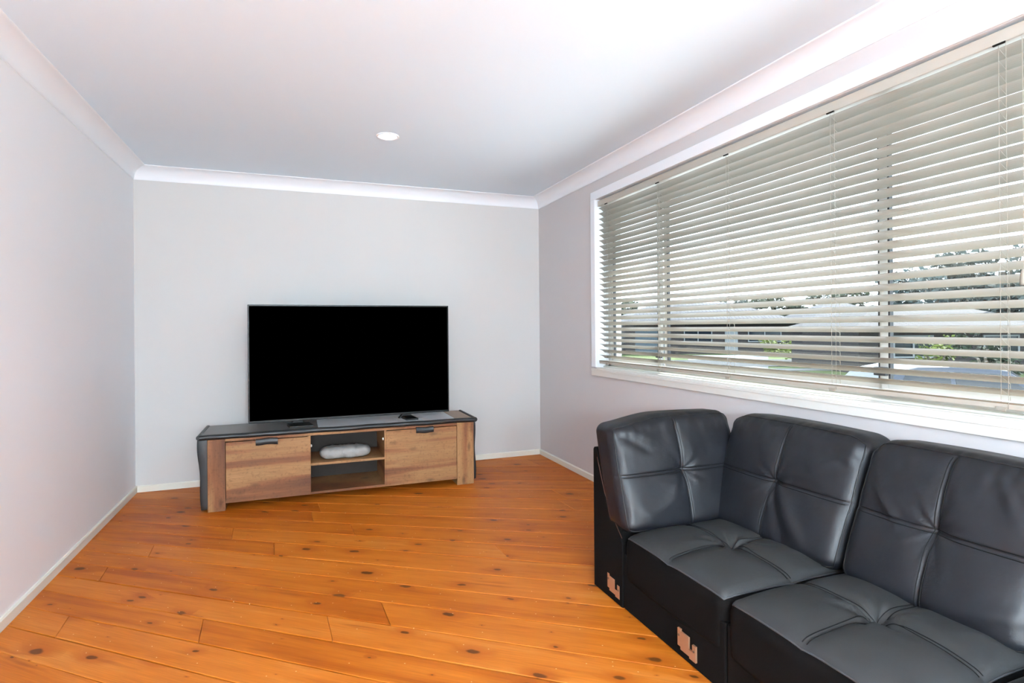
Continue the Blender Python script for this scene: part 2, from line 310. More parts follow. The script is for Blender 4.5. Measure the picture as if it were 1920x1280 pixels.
# cove cornice
def cornice(name, along, pos, sgn, a0, a1, lbl):
    C = 0.09; pts = [(0, HC), (0, HC - C - 0.004), (0.005, HC - C - 0.004), (0.006, HC - C)]
    for k in range(9):
        t = math.pi / 2 * k / 8; pts.append((0.008 + (C - 0.008) * (1 - math.cos(t)), HC - 0.006 - (C - 0.006) * (1 - math.sin(t))))
    pts += [(C, HC - 0.006), (C + 0.004, HC - 0.004), (C + 0.004, HC)]
    pts = [(pos + sgn * u, z) for u, z in pts]
    o = MB().prism(pts, a0, a1, along).build(name, M_trim); shade_auto(o, 0.35); struct(o, lbl, 'cornice')
cornice('trim_1', 1, XL, 1, YF, YB, 'white cove cornice along the left wall')
cornice('trim_2', 0, YB, -1, XL, XR, 'white cove cornice above the television wall')
cornice('trim_3', 1, XR, -1, YF, YB, 'white cove cornice above the window wall')
cornice('trim_4', 0, YF, 1, XL, XR, 'white cove cornice above the added glass door')
SK = 0.047
def skirt(name, along, pos, sgn, a0, a1, lbl):
    pts = [(0, 0), (0.013, 0), (0.013, SK - 0.006), (0.008, SK), (0, SK)]
    pts = [(pos + sgn * u, z) for u, z in pts]
    struct(MB().prism(pts, a0, a1, along).build(name, M_skirt), lbl, 'baseboard')
skirt('baseboard_left', 1, XL, 1, YF, YB, 'low cream baseboard at the foot of the left wall')
skirt('baseboard_back', 0, YB, -1, XL + 0.013, XR - 0.013, 'low cream baseboard behind the television bench')
skirt('baseboard_right', 1, XR, -1, YF, YB, 'low cream baseboard under the window wall')

# ------------------------------------------------------------------ floor of tapering pine boards
floor = struct(MB().box(XL - 0.02, XR + 0.02, YF, YB + 0.02, -0.05, -0.0185).build('floor', M_dark), 'floor of knotty orange pine boards laid on the slant', 'floor')
def clip(poly, nx, ny, c):                              # keep nx*x+ny*y <= c
    out = []
    for i in range(len(poly)):
        a, b = poly[i], poly[(i + 1) % len(poly)]; da = nx * a[0] + ny * a[1] - c; db = nx * b[0] + ny * b[1] - c
        if da <= 0: out.append(a)
        if (da < 0) != (db < 0) and abs(da - db) > 1e-12:
            t = da / (da - db); out.append((a[0] + t * (b[0] - a[0]), a[1] + t * (b[1] - a[1])))
    return out
def inset(poly, d):
    n = len(poly); cx = sum(p[0] for p in poly) / n; cy = sum(p[1] for p in poly) / n; q = list(poly)
    for i in range(n):
        a, b = poly[i], poly[(i + 1) % n]; ex, ey = b[0] - a[0], b[1] - a[1]; L = math.hypot(ex, ey)
        if L < 1e-6: continue
        nx, ny = ey / L, -ex / L
        if nx * (cx - a[0]) + ny * (cy - a[1]) > 0: nx, ny = -nx, -ny
        q = clip(q, nx, ny, nx * a[0] + ny * a[1] - d)
        if len(q) < 3: return []
    r = []
    for p in q:
        if not r or math.hypot(p[0] - r[-1][0], p[1] - r[-1][1]) > 1e-5: r.append(p)
    if len(r) > 1 and math.hypot(r[0][0] - r[-1][0], r[0][1] - r[-1][1]) < 1e-5: r.pop()
    return r
XA, XB_ = -1.12, 1.277
def seam(i):
    yl = 3.05 + 0.168 * i; yr = 1.12 + (yl - 3.05) * 1.42
    return yl, (yr - yl) / (XB_ - XA)
rf = random.Random(11)
JOINTS = {0: [-0.37], 2: [-0.90, 0.335], -1: [-0.9], 5: [-0.13], 7: [0.297], 3: [1.6], 4: [-0.75]}
for i in range(-26, 22):
    (ya, sa), (yb2, sb) = seam(i), seam(i + 1)
    lo = lambda x: ya + sa * (x - XA); hi = lambda x: yb2 + sb * (x - XA)
    cuts = JOINTS.get(i)
    if cuts is None:
        cuts = []; x = XL + rf.uniform(0.3, 1.6)
        while x < XR: cuts.append(x); x += rf.uniform(1.3, 2.2)
    xs = [XL - 0.01] + sorted(cuts) + [XR + 0.01]
    for a, b in zip(xs, xs[1:]):
        sh = 0.010                                       # joints lean a little
        poly = [(a + (sh if a > XL else 0), lo(a)), (b + (sh if b < XR else 0), lo(b)), (b, hi(b)), (a, hi(a))]
        for c in ((-1, 0, -XL), (1, 0, XR), (0, -1, -YF), (0, 1, YB)): poly = clip(poly, *c) if len(poly) > 2 else []
        if len(poly) < 3: continue
        p0 = inset(poly, 0.0007); p1 = inset(poly, 0.0022)
        if len(p0) < 3 or len(p1) != len(p0): continue
        n = len(p0); dz = rf.uniform(-0.0006, 0.0)
        v = [(p[0], p[1], -0.018) for p in p0] + [(p[0], p[1], -0.0016 + dz) for p in p0] + [(p[0], p[1], dz) for p in p1]
        f = [tuple(range(2 * n, 3 * n))] + [(r * n + k, r * n + (k + 1) % n, (r + 1) * n + (k + 1) % n, (r + 1) * n + k) for r in (0, 1) for k in range(n)]
        mb = MB(); mb.add(v, f); me = mb.mesh('plank')
        ang = math.atan((sa + sb) / 2); cx, cy = (a + b) / 2, (lo((a + b) / 2) + hi((a + b) / 2)) / 2
        ou, ov = rf.uniform(0, 40), rf.uniform(0, 40); ul = me.uv_layers.new(name='board')
        for lp in me.loops:
            c = me.vertices[lp.vertex_index].co; dx, dy = c.x - cx, c.y - cy
            ul.data[lp.index].uv = (dx * math.cos(ang) + dy * math.sin(ang) + ou, -dx * math.sin(ang) + dy * math.cos(ang) + ov)
        link(me, 'plank', M_pine, floor)

# ------------------------------------------------------------------ window: architrave, reveal, frames and panes
win = struct(empty('window_1', (XR, (WY0 + WY1) / 2, WZ0)), 'wide aluminium window with white timber surround behind the blind', 'window')
oy, oz = (WY0 + WY1) / 2, WZ0
def wl(mb, x0, x1, ya, yb, za, zb): return mb.box(x0 - XR, x1 - XR, ya - oy, yb - oy, za - oz, zb - oz)
AW = 0.064; AT = 0.016
for nm, (ya, yb, za, zb) in {'architrave_top': (WY0 - AW, WY1 + AW, WZ1, WZ1 + AW), 'architrave_far': (WY1, WY1 + AW, WZ0, WZ1), 'architrave_near': (WY0 - AW, WY0, WZ0, WZ1)}.items():
    wl(MB(), XR - AT, XR, ya, yb, za, zb).build('architrave', M_trim, win, bevel=0.003)
wl(MB(), XR - AT, XR, WY0 - AW, WY1 + AW, WZ0 - AW, WZ0 - 0.014).build('apron', M_sill, win, bevel=0.003)
sl = MB(); wl(sl, XR - 0.008, XR + 0.16, WY0 - 0.0, WY1 + 0.0, WZ0 - 0.014, WZ0); wl(sl, XR - 0.02, XR + 0.02, WY0 - AW, WY1 + AW, WZ0 - 0.026, WZ0 - 0.010)
wl(sl, XR + 0.05, XR + 0.16, WY0, WY1, WZ0, WZ0 + 0.010)
sl.build('window_sill', M_sill, win, bevel=0.002)
for za, zb, ya, yb in ((WZ1, WZ1 + 0.012, WY0, WY1), (WZ0, WZ1, WY1, WY1 + 0.012), (WZ0, WZ1, WY0 - 0.012, WY0)):
    wl(MB(), XR, XR + 0.16, ya, yb, za, zb).build('reveal_lining', M_trim, win)
GX = XR + 0.13
fm = MB(); wl(fm, GX - 0.03, GX + 0.05, WY0, WY1, WZ0, WZ0 + 0.035); wl(fm, GX - 0.03, GX + 0.05, WY0, WY1, WZ1 - 0.035, WZ1)
wl(fm, GX - 0.03, GX + 0.05, WY0, WY0 + 0.03, WZ0, WZ1); wl(fm, GX - 0.03, GX + 0.05, WY1 - 0.03, WY1, WZ0, WZ1)
fm.build('outer_frame', M_alu, win, bevel=0.002)
YM1, YM2 = 3.13, 1.625
for (ya, yb, gx, mt) in ((YM1, WY1 - 0.03, GX - 0.012, M_alu), (YM2, YM1, GX + 0.018, M_alu), (WY0 + 0.03, YM2, GX - 0.012, M_alu)):
    s = MB(); b = 0.028
    wl(s, gx - 0.012, gx + 0.012, ya, ya + b, WZ0 + 0.035, WZ1 - 0.035); wl(s, gx - 0.012, gx + 0.012, yb - b, yb, WZ0 + 0.035, WZ1 - 0.035)
    wl(s, gx - 0.012, gx + 0.012, ya + b, yb - b, WZ0 + 0.035, WZ0 + 0.07); wl(s, gx - 0.012, gx + 0.012, ya + b, yb - b, WZ1 - 0.07, WZ1 - 0.035)
    so = s.build('sash', mt, win, bevel=0.0015)
    g = MB(); 
    for yy0, yy1 in ((ya + b, ya + b + 0.008), (yb - b - 0.008, yb - b)): wl(g, gx - 0.010, gx + 0.010, yy0, yy1, WZ0 + 0.07, WZ1 - 0.07)
    g.build('gasket', M_aluD, so)
    wl(MB(), gx - 0.002, gx + 0.002, ya + b, yb - b, WZ0 + 0.07, WZ1 - 0.07).build('pane', M_glass, so)
lk = MB(); wl(lk, GX - 0.045, GX - 0.024, YM1 - 0.02, YM1 + 0.03, WZ0 + 0.10, WZ0 + 0.135); wl(lk, GX - 0.06, GX - 0.045, YM1 - 0.01, YM1 + 0.06, WZ0 + 0.11, WZ0 + 0.125)
lk.build('latch', M_aluD, win, bevel=0.003)
lk = MB(); wl(lk, GX - 0.045, GX - 0.024, YM2 - 0.03, YM2 + 0.02, WZ0 + 0.10, WZ0 + 0.135); lk.build('latch', M_aluD, win, bevel=0.003)

# ------------------------------------------------------------------ venetian blind
BX = XR + 0.034; BY0, BY1 = WY0 + 0.012, WY1 - 0.012
bl = tag(empty('venetian_blind', (BX, (BY0 + BY1) / 2, WZ0 + 0.015)), 'cream venetian blind with tilted slats hanging in the wide window', 'blind')
bz = WZ0 + 0.015; by = (BY0 + BY1) / 2; BL = BY1 - BY0
hr = MB(); hr.box(-0.028, 0.028, -BL / 2, BL / 2, 2.106 - bz, 2.149 - bz); hr.build('head_rail', M_rail, bl, bevel=0.003)
NS, PZ, SW, TH = 28, 0.0412, 0.050, math.radians(29.5)
pts = []
for k in range(7):                                       # crowned slat profile, room edge high
    u = -SW / 2 + SW * k / 6; c = 0.0035 * (1 - (2 * u / SW) ** 2)
    pts.append((u * math.cos(TH) + c * math.sin(TH), -u * math.sin(TH) + c * math.cos(TH)))
prof = pts + [(x - 0.0004, z - 0.0011) for x, z in reversed(pts)]
sme = MB().prism(prof, -BL / 2 + 0.003, BL / 2 - 0.003, 1).mesh('slat')
for p in sme.polygons: p.use_smooth = False
ZT = 2.082
for k in range(NS):
    o = link(sme, 'slat', M_blind, bl); o.location = (0, 0, ZT - k * PZ - bz)
    o.rotation_euler = (random.uniform(-1, 1) * 0.0004, random.uniform(-1, 1) * 0.03, 0)
zb_ = ZT - NS * PZ
br = MB(); br.prism([(-0.024, zb_ - 0.012 - bz), (-0.026, zb_ + 0.004 - bz), (-0.018, zb_ + 0.010 - bz), (0.018, zb_ + 0.010 - bz), (0.026, zb_ + 0.004 - bz), (0.024, zb_ - 0.012 - bz)], -BL / 2 + 0.002, BL / 2 - 0.002, 1)
bro = br.build('bottom_rail', M_rail, bl, bevel=0.001)
MB().box(-0.0262, -0.0245, -BL / 2 + 0.004, BL / 2 - 0.004, zb_ + 0.0045 - bz, zb_ + 0.0095 - bz).build('rail_groove', simple('rail_groove_shade', lin(120, 108, 92), 0.6, 0.3), bro)
for yl in (3.655, 3.02, 2.405, 1.775, 1.152):
    t = MB(); yy = yl - by; e = 0.027
    for sx in (-e * math.cos(TH) - 0.001, e * math.cos(TH) + 0.001): t.tube([(sx, yy, zb_ - bz), (sx, yy, 2.106 - bz)], 0.0009, 5)
    t.tube([(-0.0268, yy - 0.022, zb_ - 0.01 - bz), (-0.0268, yy - 0.022, 2.106 - bz)], 0.0008, 5)
    for k in range(NS):
        z = ZT - k * PZ - bz - 0.0035
        t.tube([(-e * math.cos(TH), yy, z + e * math.sin(TH)), (e * math.cos(TH), yy, z - e * math.sin(TH))], 0.0007, 4)
    t.build('ladder_cord', M_cord, bl)
    c = MB().box(-0.031, -0.024, yy - 0.022, yy + 0.014, 2.102 - bz, 2.107 - bz).build('cord_slot', M_dark, bl)
    pl = MB().prism([(yy - 0.012, zb_ - 0.020 - bz), (yy + 0.012, zb_ - 0.020 - bz), (yy + 0.016, zb_ - 0.006 - bz), (yy - 0.016, zb_ - 0.006 - bz)], -0.0275, -0.022, 0).build('rail_button', M_cord, bl)
cy_ = 1.083 - by
lc = MB().tube([(-0.034, cy_, 2.104 - bz), (-0.034, cy_ - 0.002, 1.7 - bz), (-0.035, cy_, 1.352 - bz)], 0.0011, 5).build('lift_cord', M_cord, bl)
MB().lathe([(0.0, 0.03), (0.004, 0.029), (0.0075, 0.02), (0.011, -0.012), (0.010, -0.02), (0.0, -0.021)], (-0.035, cy_, 1.335 - bz), 14).build('tassel', M_cord, lc, smooth=True)
for yy0 in (BL / 2 - 0.004, -BL / 2):
    MB().box(-0.0295, -0.0275, yy0, yy0 + 0.004, 2.104 - bz, 2.150 - bz).build('head_rail_clip', M_alu, bl)

# ------------------------------------------------------------------ recessed downlight
def downlight(x, y, lbl, power):
    d = tag(empty('downlight', (x, y, HC)), lbl, 'downlight', 'recessed ceiling downlights')
    MB().lathe([(0.070, 0.0), (0.070, -0.004), (0.066, -0.007), (0.058, -0.006), (0.056, 0.0)], (0, 0, 0), 40).build('bezel', M_trim, d, smooth=True)
    m, n, l, p = mat('downlight_lens'); p.inputs['Base Color'].default_value = (0.95, 0.95, 0.95, 1); p.inputs['Emission Color'].default_value = (1, 0.98, 0.96, 1); p.inputs['Emission Strength'].default_value = power
    MB().lathe([(0.0, -0.0035), (0.03, -0.0035), (0.0565, -0.003), (0.0565, 0.0)], (0, 0, 0), 40).build('lens', m, d)
downlight(0.542, 3.58, 'round white recessed downlight in the ceiling in front of the television', 1.2)

# fill lamps added out of view behind the viewer to brighten the room
def globe(x, y, lbl):
    g = tag(empty('fill_lamp', (x, y, HC)), lbl, 'lamp')
    MB().lathe([(0.0, 0.0), (0.06, 0.0), (0.06, -0.018), (0.02, -0.03), (0.0, -0.03)], (0, 0, 0), 28).build('ceiling_rose', M_trim, g, smooth=True)
    MB().tube([(0, 0, -0.03), (0, 0, -0.75)], 0.008, 8).build('stem', M_alu, g)
    m, n, l, p = mat('fill_globe'); p.inputs['Base Color'].default_value = (0.9, 0.9, 0.9, 1); p.inputs['Emission Color'].default_value = (0.81, 0.94, 1, 1); p.inputs['Emission Strength'].default_value = FILL_STRENGTH
    R = 0.2; MB().lathe([(max(0.0, R * math.sin(t)), -0.94 - R * math.cos(t)) for t in [math.pi * k / 14 for k in range(15)]], (0, 0, 0), 28).build('globe', m, g, smooth=True)
FILL_STRENGTH = 105.0
globe(-0.45, -2.05, 'added fill lamp with opal globe on a long stem behind the viewer near the left wall')
globe(0.45, -2.25, 'added fill lamp with opal globe on a long stem behind the viewer in mid room')

# ------------------------------------------------------------------ television bench
UX0, UX1, UY0, UY1 = -0.552, 1.262, 4.15, 4.59
ub = tag(empty('tv_bench', ((UX0 + UX1) / 2, (UY0 + UY1) / 2, 0)), 'rustic oak television bench with black leather edging and open middle shelves', 'tv bench')
ux, uy = (UX0 + UX1) / 2, (UY0 + UY1) / 2
def ubx(mb, x0, x1, ya, yb, z0, z1): return mb.box(x0 - ux, x1 - ux, ya - uy, yb - uy, z0, z1)
ubx(MB(), UX0, -0.447, UY0, UY1, 0, 0.472).build('side_leg', M_woodV, ub, bevel=0.002)
ubx(MB(), 1.130, UX1, UY0, UY1, 0, 0.472).build('side_leg', M_woodV, ub, bevel=0.002)
ubx(MB(), -0.447, 1.130, UY0 + 0.004, UY1 - 0.02, 0.454, 0.472).build('top_board', M_wood, ub, bevel=0.001)
ubx(MB(), -0.447, 1.130, UY0 + 0.002, UY1 - 0.02, 0.048, 0.064).build('bottom_board', M_wood, ub, bevel=0.001)
for xa in (0.068, 0.588): ubx(MB(), xa, xa + 0.016, UY0 + 0.003, UY1 - 0.02, 0.064, 0.454).build('divider', M_wood, ub)
ubx(MB(), 0.084, 0.588, UY0 + 0.012, UY1 - 0.03, 0.243, 0.259).build('shelf', M_wood, ub, bevel=0.001)
ubx(MB(), -0.447, 1.130, UY1 - 0.02, UY1 - 0.012, 0.048, 0.472).build('back_panel', M_inner, ub)
def door(x0, x1, hx0, hx1):
    d = ubx(MB(), x0, x1, UY0 - 0.002, UY0 + 0.016, 0.050, 0.449).build('door', M_wood, ub, bevel=0.0015)
    h = MB(); n = 9; y_ = UY0 - uy
    prof = [(-0.002, 0.461), (-0.022, 0.460), (-0.027, 0.452), (-0.027, 0.428), (-0.022, 0.420), (-0.016, 0.424), (-0.018, 0.447), (-0.002, 0.450)]
    vs = []; fs = []
    for k in range(n):
        t = k / (n - 1); s = 0.0025 * math.sin(t * 7 + hx0 * 9)
        vs += [(hx0 + (hx1 - hx0) * t - ux, y_ + a - abs(s), z + s) for a, z in prof]
    m_ = len(prof)
    for k in range(n - 1): fs += [(k * m_ + i, k * m_ + (i + 1) % m_, (k + 1) * m_ + (i + 1) % m_, (k + 1) * m_ + i) for i in range(m_)]
    fs += [tuple(range(m_)), tuple((n - 1) * m_ + i for i in range(m_))[::-1]]
    h.add(vs, fs); shade_auto(h.build('handle', M_black, d), 0.7)
door(-0.444, 0.081, -0.262, -0.125); door(0.600, 1.127, 0.815, 0.945)
# top: grey panels whose tones paint a reflection, and an oak end strip behind the black nosing
ubx(MB(), -0.602, 0.135, UY0 + 0.012, UY1, 0.472, 0.500).build('top_panel', M_topD, ub, bevel=0.001)
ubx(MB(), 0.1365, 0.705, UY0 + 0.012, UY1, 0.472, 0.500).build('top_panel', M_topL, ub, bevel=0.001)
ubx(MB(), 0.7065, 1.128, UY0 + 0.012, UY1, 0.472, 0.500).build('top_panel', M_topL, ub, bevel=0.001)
ubx(MB(), 1.130, UX1 - 0.004, UY0 + 0.012, UY1, 0.472, 0.501).build('top_end_strip', M_strip, ub, bevel=0.001)
def nosing(path, r, name):                               # wrapped half-round edge that wobbles like a live edge
    o = MB().tube(path, r, 10).build(name, M_black, ub); shade_auto(o, 0.9); return o
pth = [(-0.598 + 1.866 * k / 40 - ux, UY0 + 0.004 + 0.004 * math.sin(k * 0.55) + 0.002 * math.sin(k * 1.7) - uy, 0.489 + 0.001 * math.sin(k * 0.9)) for k in range(41)]
nosing(pth, 0.0175, 'front_nosing')
nosing([(-0.602 - ux, UY0 + 0.006 - uy + 0.43 * k / 10, 0.489) for k in range(11)], 0.0165, 'end_nosing')
nosing([(UX1 + 0.012 - ux, UY0 - 0.004 - uy + 0.43 * k / 10, 0.490) for k in range(11)], 0.0180, 'end_nosing')
def smooth_(x): return x * x * (3 - 2 * x)
def live_edge(xi, sgn, wb, wv, z0):                          # black wavy edge board on the outer face of a leg
    o_ = []; i_ = []
    for k in range(15):
        t = k / 14; z = z0 + (0.474 - z0) * t
        o_.append((xi - ux + sgn * (wb + wv * smooth_(t) + 0.004 * math.sin(t * 9)), z)); i_.append((xi - ux + sgn * (-0.001), z))
    o = MB().prism(o_ + i_[::-1], UY0 + 0.018 - uy, UY1 - 0.03 - uy, 1).build('live_edge_panel', M_black, ub, bevel=0.006, seg=3); shade_auto(o, 0.7)
live_edge(UX0, -1, 0.042, 0.018, 0.012); live_edge(UX1, 1, 0.022, -0.004, 0.030)
for hx, hz in ((0.086, 0.375), (0.586, 0.385)):
    MB().lathe([(0, 0.010), (0.007, 0.008), (0.009, 0.0), (0.007, -0.008), (0, -0.010)], (hx - ux, UY0 + 0.05 - uy, hz), 10).build('hinge_cap', M_white_pl, ub, smooth=True)
# cable hole trim in the back panel
MB().lathe([(0, 0.012), (0.012, 0.010), (0.016, 0), (0.010, -0.012), (0, -0.014)], (0.30 - ux, UY1 - 0.04 - uy, 0.43), 12).build('cable_grommet', simple('grommet_grey', lin(150, 145, 140), 0.5, 0.3), ub, smooth=True)

# white wrapped bundle on the shelf
def bundle():
    nu, nv = 48, 20; vs = []; fs = []; rr = random.Random(5); ph = [rr.uniform(0, 6.28) for _ in range(10)]
    for j in range(nv):
        for i in range(nu + 1):
            u = -1 + 2 * i / nu; t = 2 * math.pi * j / nv
            e = max(0.03, (1 - abs(u) ** 6)) ** 0.45
            c, s = math.cos(t), math.sin(t); c = math.copysign(abs(c) ** 0.7, c); s = math.copysign(abs(s) ** 0.6, s)
            w = 1 + 0.035 * math.sin(7 * u + 2 * t + ph[0]) + 0.03 * math.sin(13 * u - 3 * t + ph[1]) + 0.02 * math.sin(27 * u + 4 * t + ph[2])
            fold = 0.12 * math.exp(-((u + 0.05 + 0.15 * s) / 0.06) ** 2) - 0.10 * math.exp(-((u - 0.38) / 0.04) ** 2)
            vs.append((0.178 * u, 0.085 * c * e * w, max(-0.0415, 0.042 * s * e * (w + fold) - 0.0)))
    for j in range(nv):
        for i in range(nu): a = j * (nu + 1) + i; b = ((j + 1) % nv) * (nu + 1) + i; fs.append((a, a + 1, b + 1, b))
    fs += [tuple(j * (nu + 1) for j in range(nv)), tuple(j * (nu + 1) + nu for j in range(nv))[::-1]]
    o = MB().add(vs, fs).build('wrapped_bundle', M_bag, smooth=True); o.location = (0.325, 4.29, 0.3005); o.rotation_euler.z = -0.04
    tag(o, 'crumpled white wrapped bundle lying on the bench shelf', 'bundle')
bundle()

# ------------------------------------------------------------------ television
tv = tag(empty('television', (0.403, 4.40, 0.500)), 'large black flat-screen television standing on the oak bench', 'television')
TW, TZ0, TZ1 = 1.458, 0.527 - 0.5, 1.370 - 0.5
MB().box(-TW / 2, TW / 2, -0.012, 0.018, TZ0, TZ1).build('housing', M_tvb, tv, bevel=0.003)
MB().box(-TW / 2 + 0.010, TW / 2 - 0.010, -0.0132, -0.011, TZ0 + 0.016, TZ1 - 0.009).build('screen', M_scr, tv)
MB().box(-0.55, 0.55, 0.018, 0.055, TZ0 + 0.06, TZ0 + 0.5).build('rear_cover', M_tvb, tv, bevel=0.01)
for s, fx in ((-1, -0.40), (1, 0.385)):
    f = MB(); f.prism([(fx - 0.03, 0.03), (fx + 0.03, 0.03), (fx + 0.045, 0.012), (fx + 0.06, 0.0), (fx - 0.06, 0.0), (fx - 0.045, 0.012)], -0.03, 0.02, 1)
    hw = 0.075 if s < 0 else 0.040
    f.add([(fx - hw, -0.05, 0.0), (fx + hw, -0.05, 0.0), (fx + hw + 0.03, -0.15, 0.0), (fx - hw + 0.02, -0.15, 0.0), (fx - hw, -0.05, 0.022), (fx + hw, -0.05, 0.022), (fx + hw + 0.03, -0.15, 0.012), (fx - hw + 0.02, -0.15, 0.012)], [(0, 3, 2, 1), (4, 5, 6, 7), (0, 1, 5, 4), (1, 2, 6, 5), (2, 3, 7, 6), (3, 0, 4, 7)])
    f.box(fx - 0.02, fx + 0.02, -0.06, 0.12, 0.0, 0.010)
    f.build('foot', M_foot, tv, bevel=0.002)

# ------------------------------------------------------------------ black leather corner sofa
SX = 1.277
sofa = tag(empty('corner_sofa', (1.69, 1.30, 0)), 'black leather corner sofa with tufted cushions under the window', 'sofa')
SO = Vector((1.69, 1.30, 0))
def sloc(p): return (p[0] - SO.x, p[1] - SO.y, p[2])
def smooth(x): x = max(0.0, min(1.0, x)); return x * x * (3 - 2 * x)
def grid_steps(w, r):
    re = r / w; out = [-1 + re * k / 5 for k in range(5)]
    out += [-1 + re + (1 - re - 0.07) * k / 19 for k in range(19)]
    out += [-0.07 + 0.14 * k / 10 for k in range(11)]
    out += [-x for x in reversed(out[:24])]
    return out
def cushion(name, O, U, V, Nn, w, h, t, r, crown, tuft, folds=(), seed=1, gather=0.0, belly=0.0, groove=0.004, sag=0.0, seat=False, lsag=0.0):
    O, U, V, Nn = Vector(O), Vector(U), Vector(V), Vector(Nn); rr = random.Random(seed)
    ph = [rr.uniform(0, 6.28) for _ in range(12)]
    def disp(x, y):
        u, v = x / w, y / h; eu = max(0, 1 - u ** 4); ev = max(0, 1 - v ** 4)
        d = crown * (eu * ev) ** 0.8
        d -= 0.26 * crown * math.exp(-(x / 0.035) ** 2) * eu * ev ** 0.5 + 0.26 * crown * math.exp(-(y / 0.035) ** 2) * ev * eu ** 0.5
        d -= groove * (math.exp(-(x / 0.007) ** 2) + math.exp(-(y / 0.007) ** 2)) * (eu * ev) ** 0.3
        q = math.hypot(x, y); th = math.atan2(y, x)
        d -= tuft * math.exp(-(q / 0.034) ** 1.3)
        d += tuft * 0.20 * math.exp(-((q - 0.055) / 0.045) ** 2) * (math.sin(7 * th + ph[0]) + 0.8 * math.sin(12 * th + ph[1]))
        d += belly * math.exp(-((v + 0.55) / 0.4) ** 2) * eu
        if gather:
            g = math.exp(-(1 - v) * h / 0.06) + 0.5 * math.exp(-(1 - abs(u)) * w / 0.03)
            d += gather * g * (0.6 * math.sin(x * 62 + ph[2]) + 1.1 * (0.6 - abs(math.sin(x * 58 + 14 * y + 1.5 * math.sin(x * 11 + ph[7]) + ph[3]))) + 0.5 * math.sin(x * 150 - y * 30 + ph[8]) + 0.5 * math.sin(y * 90 + ph[4]))
        d += 0.0012 * (math.sin(x * 31 + y * 17 + ph[5]) + math.sin(x * 19 - y * 37 + ph[6])) * eu * ev
        for (x0, y0, x1, y1, wd, am) in folds:
            dx, dy = x1 - x0, y1 - y0; L2 = dx * dx + dy * dy; s = ((x - x0) * dx + (y - y0) * dy) / L2
            if -0.4 < s < 1.4:
                sc = max(0.0, min(1.0, s)); dd = math.hypot(x - x0 - sc * dx, y - y0 - sc * dy)
                d += am * math.exp(-(dd / wd) ** 2) * (0.35 + 0.65 * math.sin(math.pi * sc))
        return d
    def Fp(a, b, c, off=0.0):
        p = [a * w, b * h, c * t]; dims = (w, h, t)
        inn = [max(-(D - r), min(D - r, q)) for q, D in zip(p, dims)]; dv = [q - i for q, i in zip(p, inn)]
        L = math.sqrt(sum(q * q for q in dv))
        if L > 1e-9: p = [i + r * q / L for i, q in zip(inn, dv)]
        x, y, z = p
        bu = 0.004 * (1 - (y / h) ** 2) * (x / w) ** 3; bv = 0.008 * (1 - (x / w) ** 2) * (y / h) ** 3
        wt = smooth((z / t + 0.1) / 1.1)
        z += disp(x, y) * wt + off
        zz = -sag * (1 - smooth((1 - abs(x / w)) / 0.25)) * smooth((y / h + 0.2) / 1.2) - lsag * (1 - smooth((x / w + 1) / 0.9)) * smooth((y / h + 0.3) / 1.3)
        return O + U * (x + bu) + V * (y + bv + zz) + Nn * z
    A, B = grid_steps(w, r), grid_steps(h, r); C = [-1 + 2 * k / 12 for k in range(13)]
    verts = []; faces = []; idx = {}
    def vid(a, b, c):
        k = (round(a, 5), round(b, 5), round(c, 5))
        if k not in idx: idx[k] = len(verts); verts.append(tuple(Fp(a, b, c) - SO))
        return idx[k]
    def sheet(P, Q, f):
        for i in range(len(P) - 1):
            for j in range(len(Q) - 1): faces.append((vid(*f(P[i], Q[j])), vid(*f(P[i + 1], Q[j])), vid(*f(P[i + 1], Q[j + 1])), vid(*f(P[i], Q[j + 1]))))
    sheet(A, B, lambda a, b: (a, b, 1)); ntop = len(faces); sheet(A, B, lambda a, b: (a, b, -1))
    for s in (-1, 1): sheet(A, C, lambda a, c: (a, s, c)); sheet(B, C, lambda b, c: (s, b, c))
    o = MB().add(verts, faces).build(name, M_seatl if seat else M_leather, sofa, smooth=True)
    if seat:
        o.data.materials.append(M_base)
        for p in o.data.polygons:
            if p.index >= ntop: p.material_index = 1
    st = MB(); e = 0.0075
    for off in (-e, e):
        st.tube([Fp(-0.93 + 1.86 * k / 60, off / h, 1, 0.0008) - SO for k in range(61)], 0.0014, 5)
        st.tube([Fp(off / w, -0.93 + 1.86 * k / 60, 1, 0.0008) - SO for k in range(61)], 0.0014, 5)
    st.build('stitching', M_seam, o)
    pp = []
    for k in range(40): pp.append((-1 + 2 * k / 40, 1))
    for k in range(40): pp.append((1, 1 - 2 * k / 40))
    for k in range(40): pp.append((1 - 2 * k / 40, -1))
    for k in range(40): pp.append((-1, -1 + 2 * k / 40))
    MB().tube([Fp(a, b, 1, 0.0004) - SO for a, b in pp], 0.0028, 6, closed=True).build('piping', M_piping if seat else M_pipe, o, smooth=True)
    return o
# base boxes and back frames
bz0 = 0.003
MB().box(*[v for k, v in enumerate((SX + 0.006 - SO.x, 2.06 - SO.x, 1.456 - SO.y, 2.06 - SO.y, bz0, 0.235))]).build('seat_base', M_base, sofa, bevel=0.006)
MB().box(SX + 0.009 - SO.x, 2.06 - SO.x, 0.872 - SO.y, 1.452 - SO.y, bz0, 0.235).build('seat_base', M_base, sofa, bevel=0.006)
MB().box(SX + 0.009 - SO.x, 2.06 - SO.x, 0.290 - SO.y, 0.868 - SO.y, bz0, 0.235).build('seat_base', M_base, sofa, bevel=0.006)
bk = [(2.306, bz0), (2.306, 0.630), (2.298, 0.642), (2.284, 0.642), (2.272, 0.630), (2.235, 0.54), (2.165, 0.42), (2.085, 0.315), (2.062, 0.27), (2.062, bz0)]
MB().prism([(y - SO.y, z) for y, z in bk], SX - SO.x, 2.10 - SO.x, 0).build('back_frame', M_base, sofa, bevel=0.004)
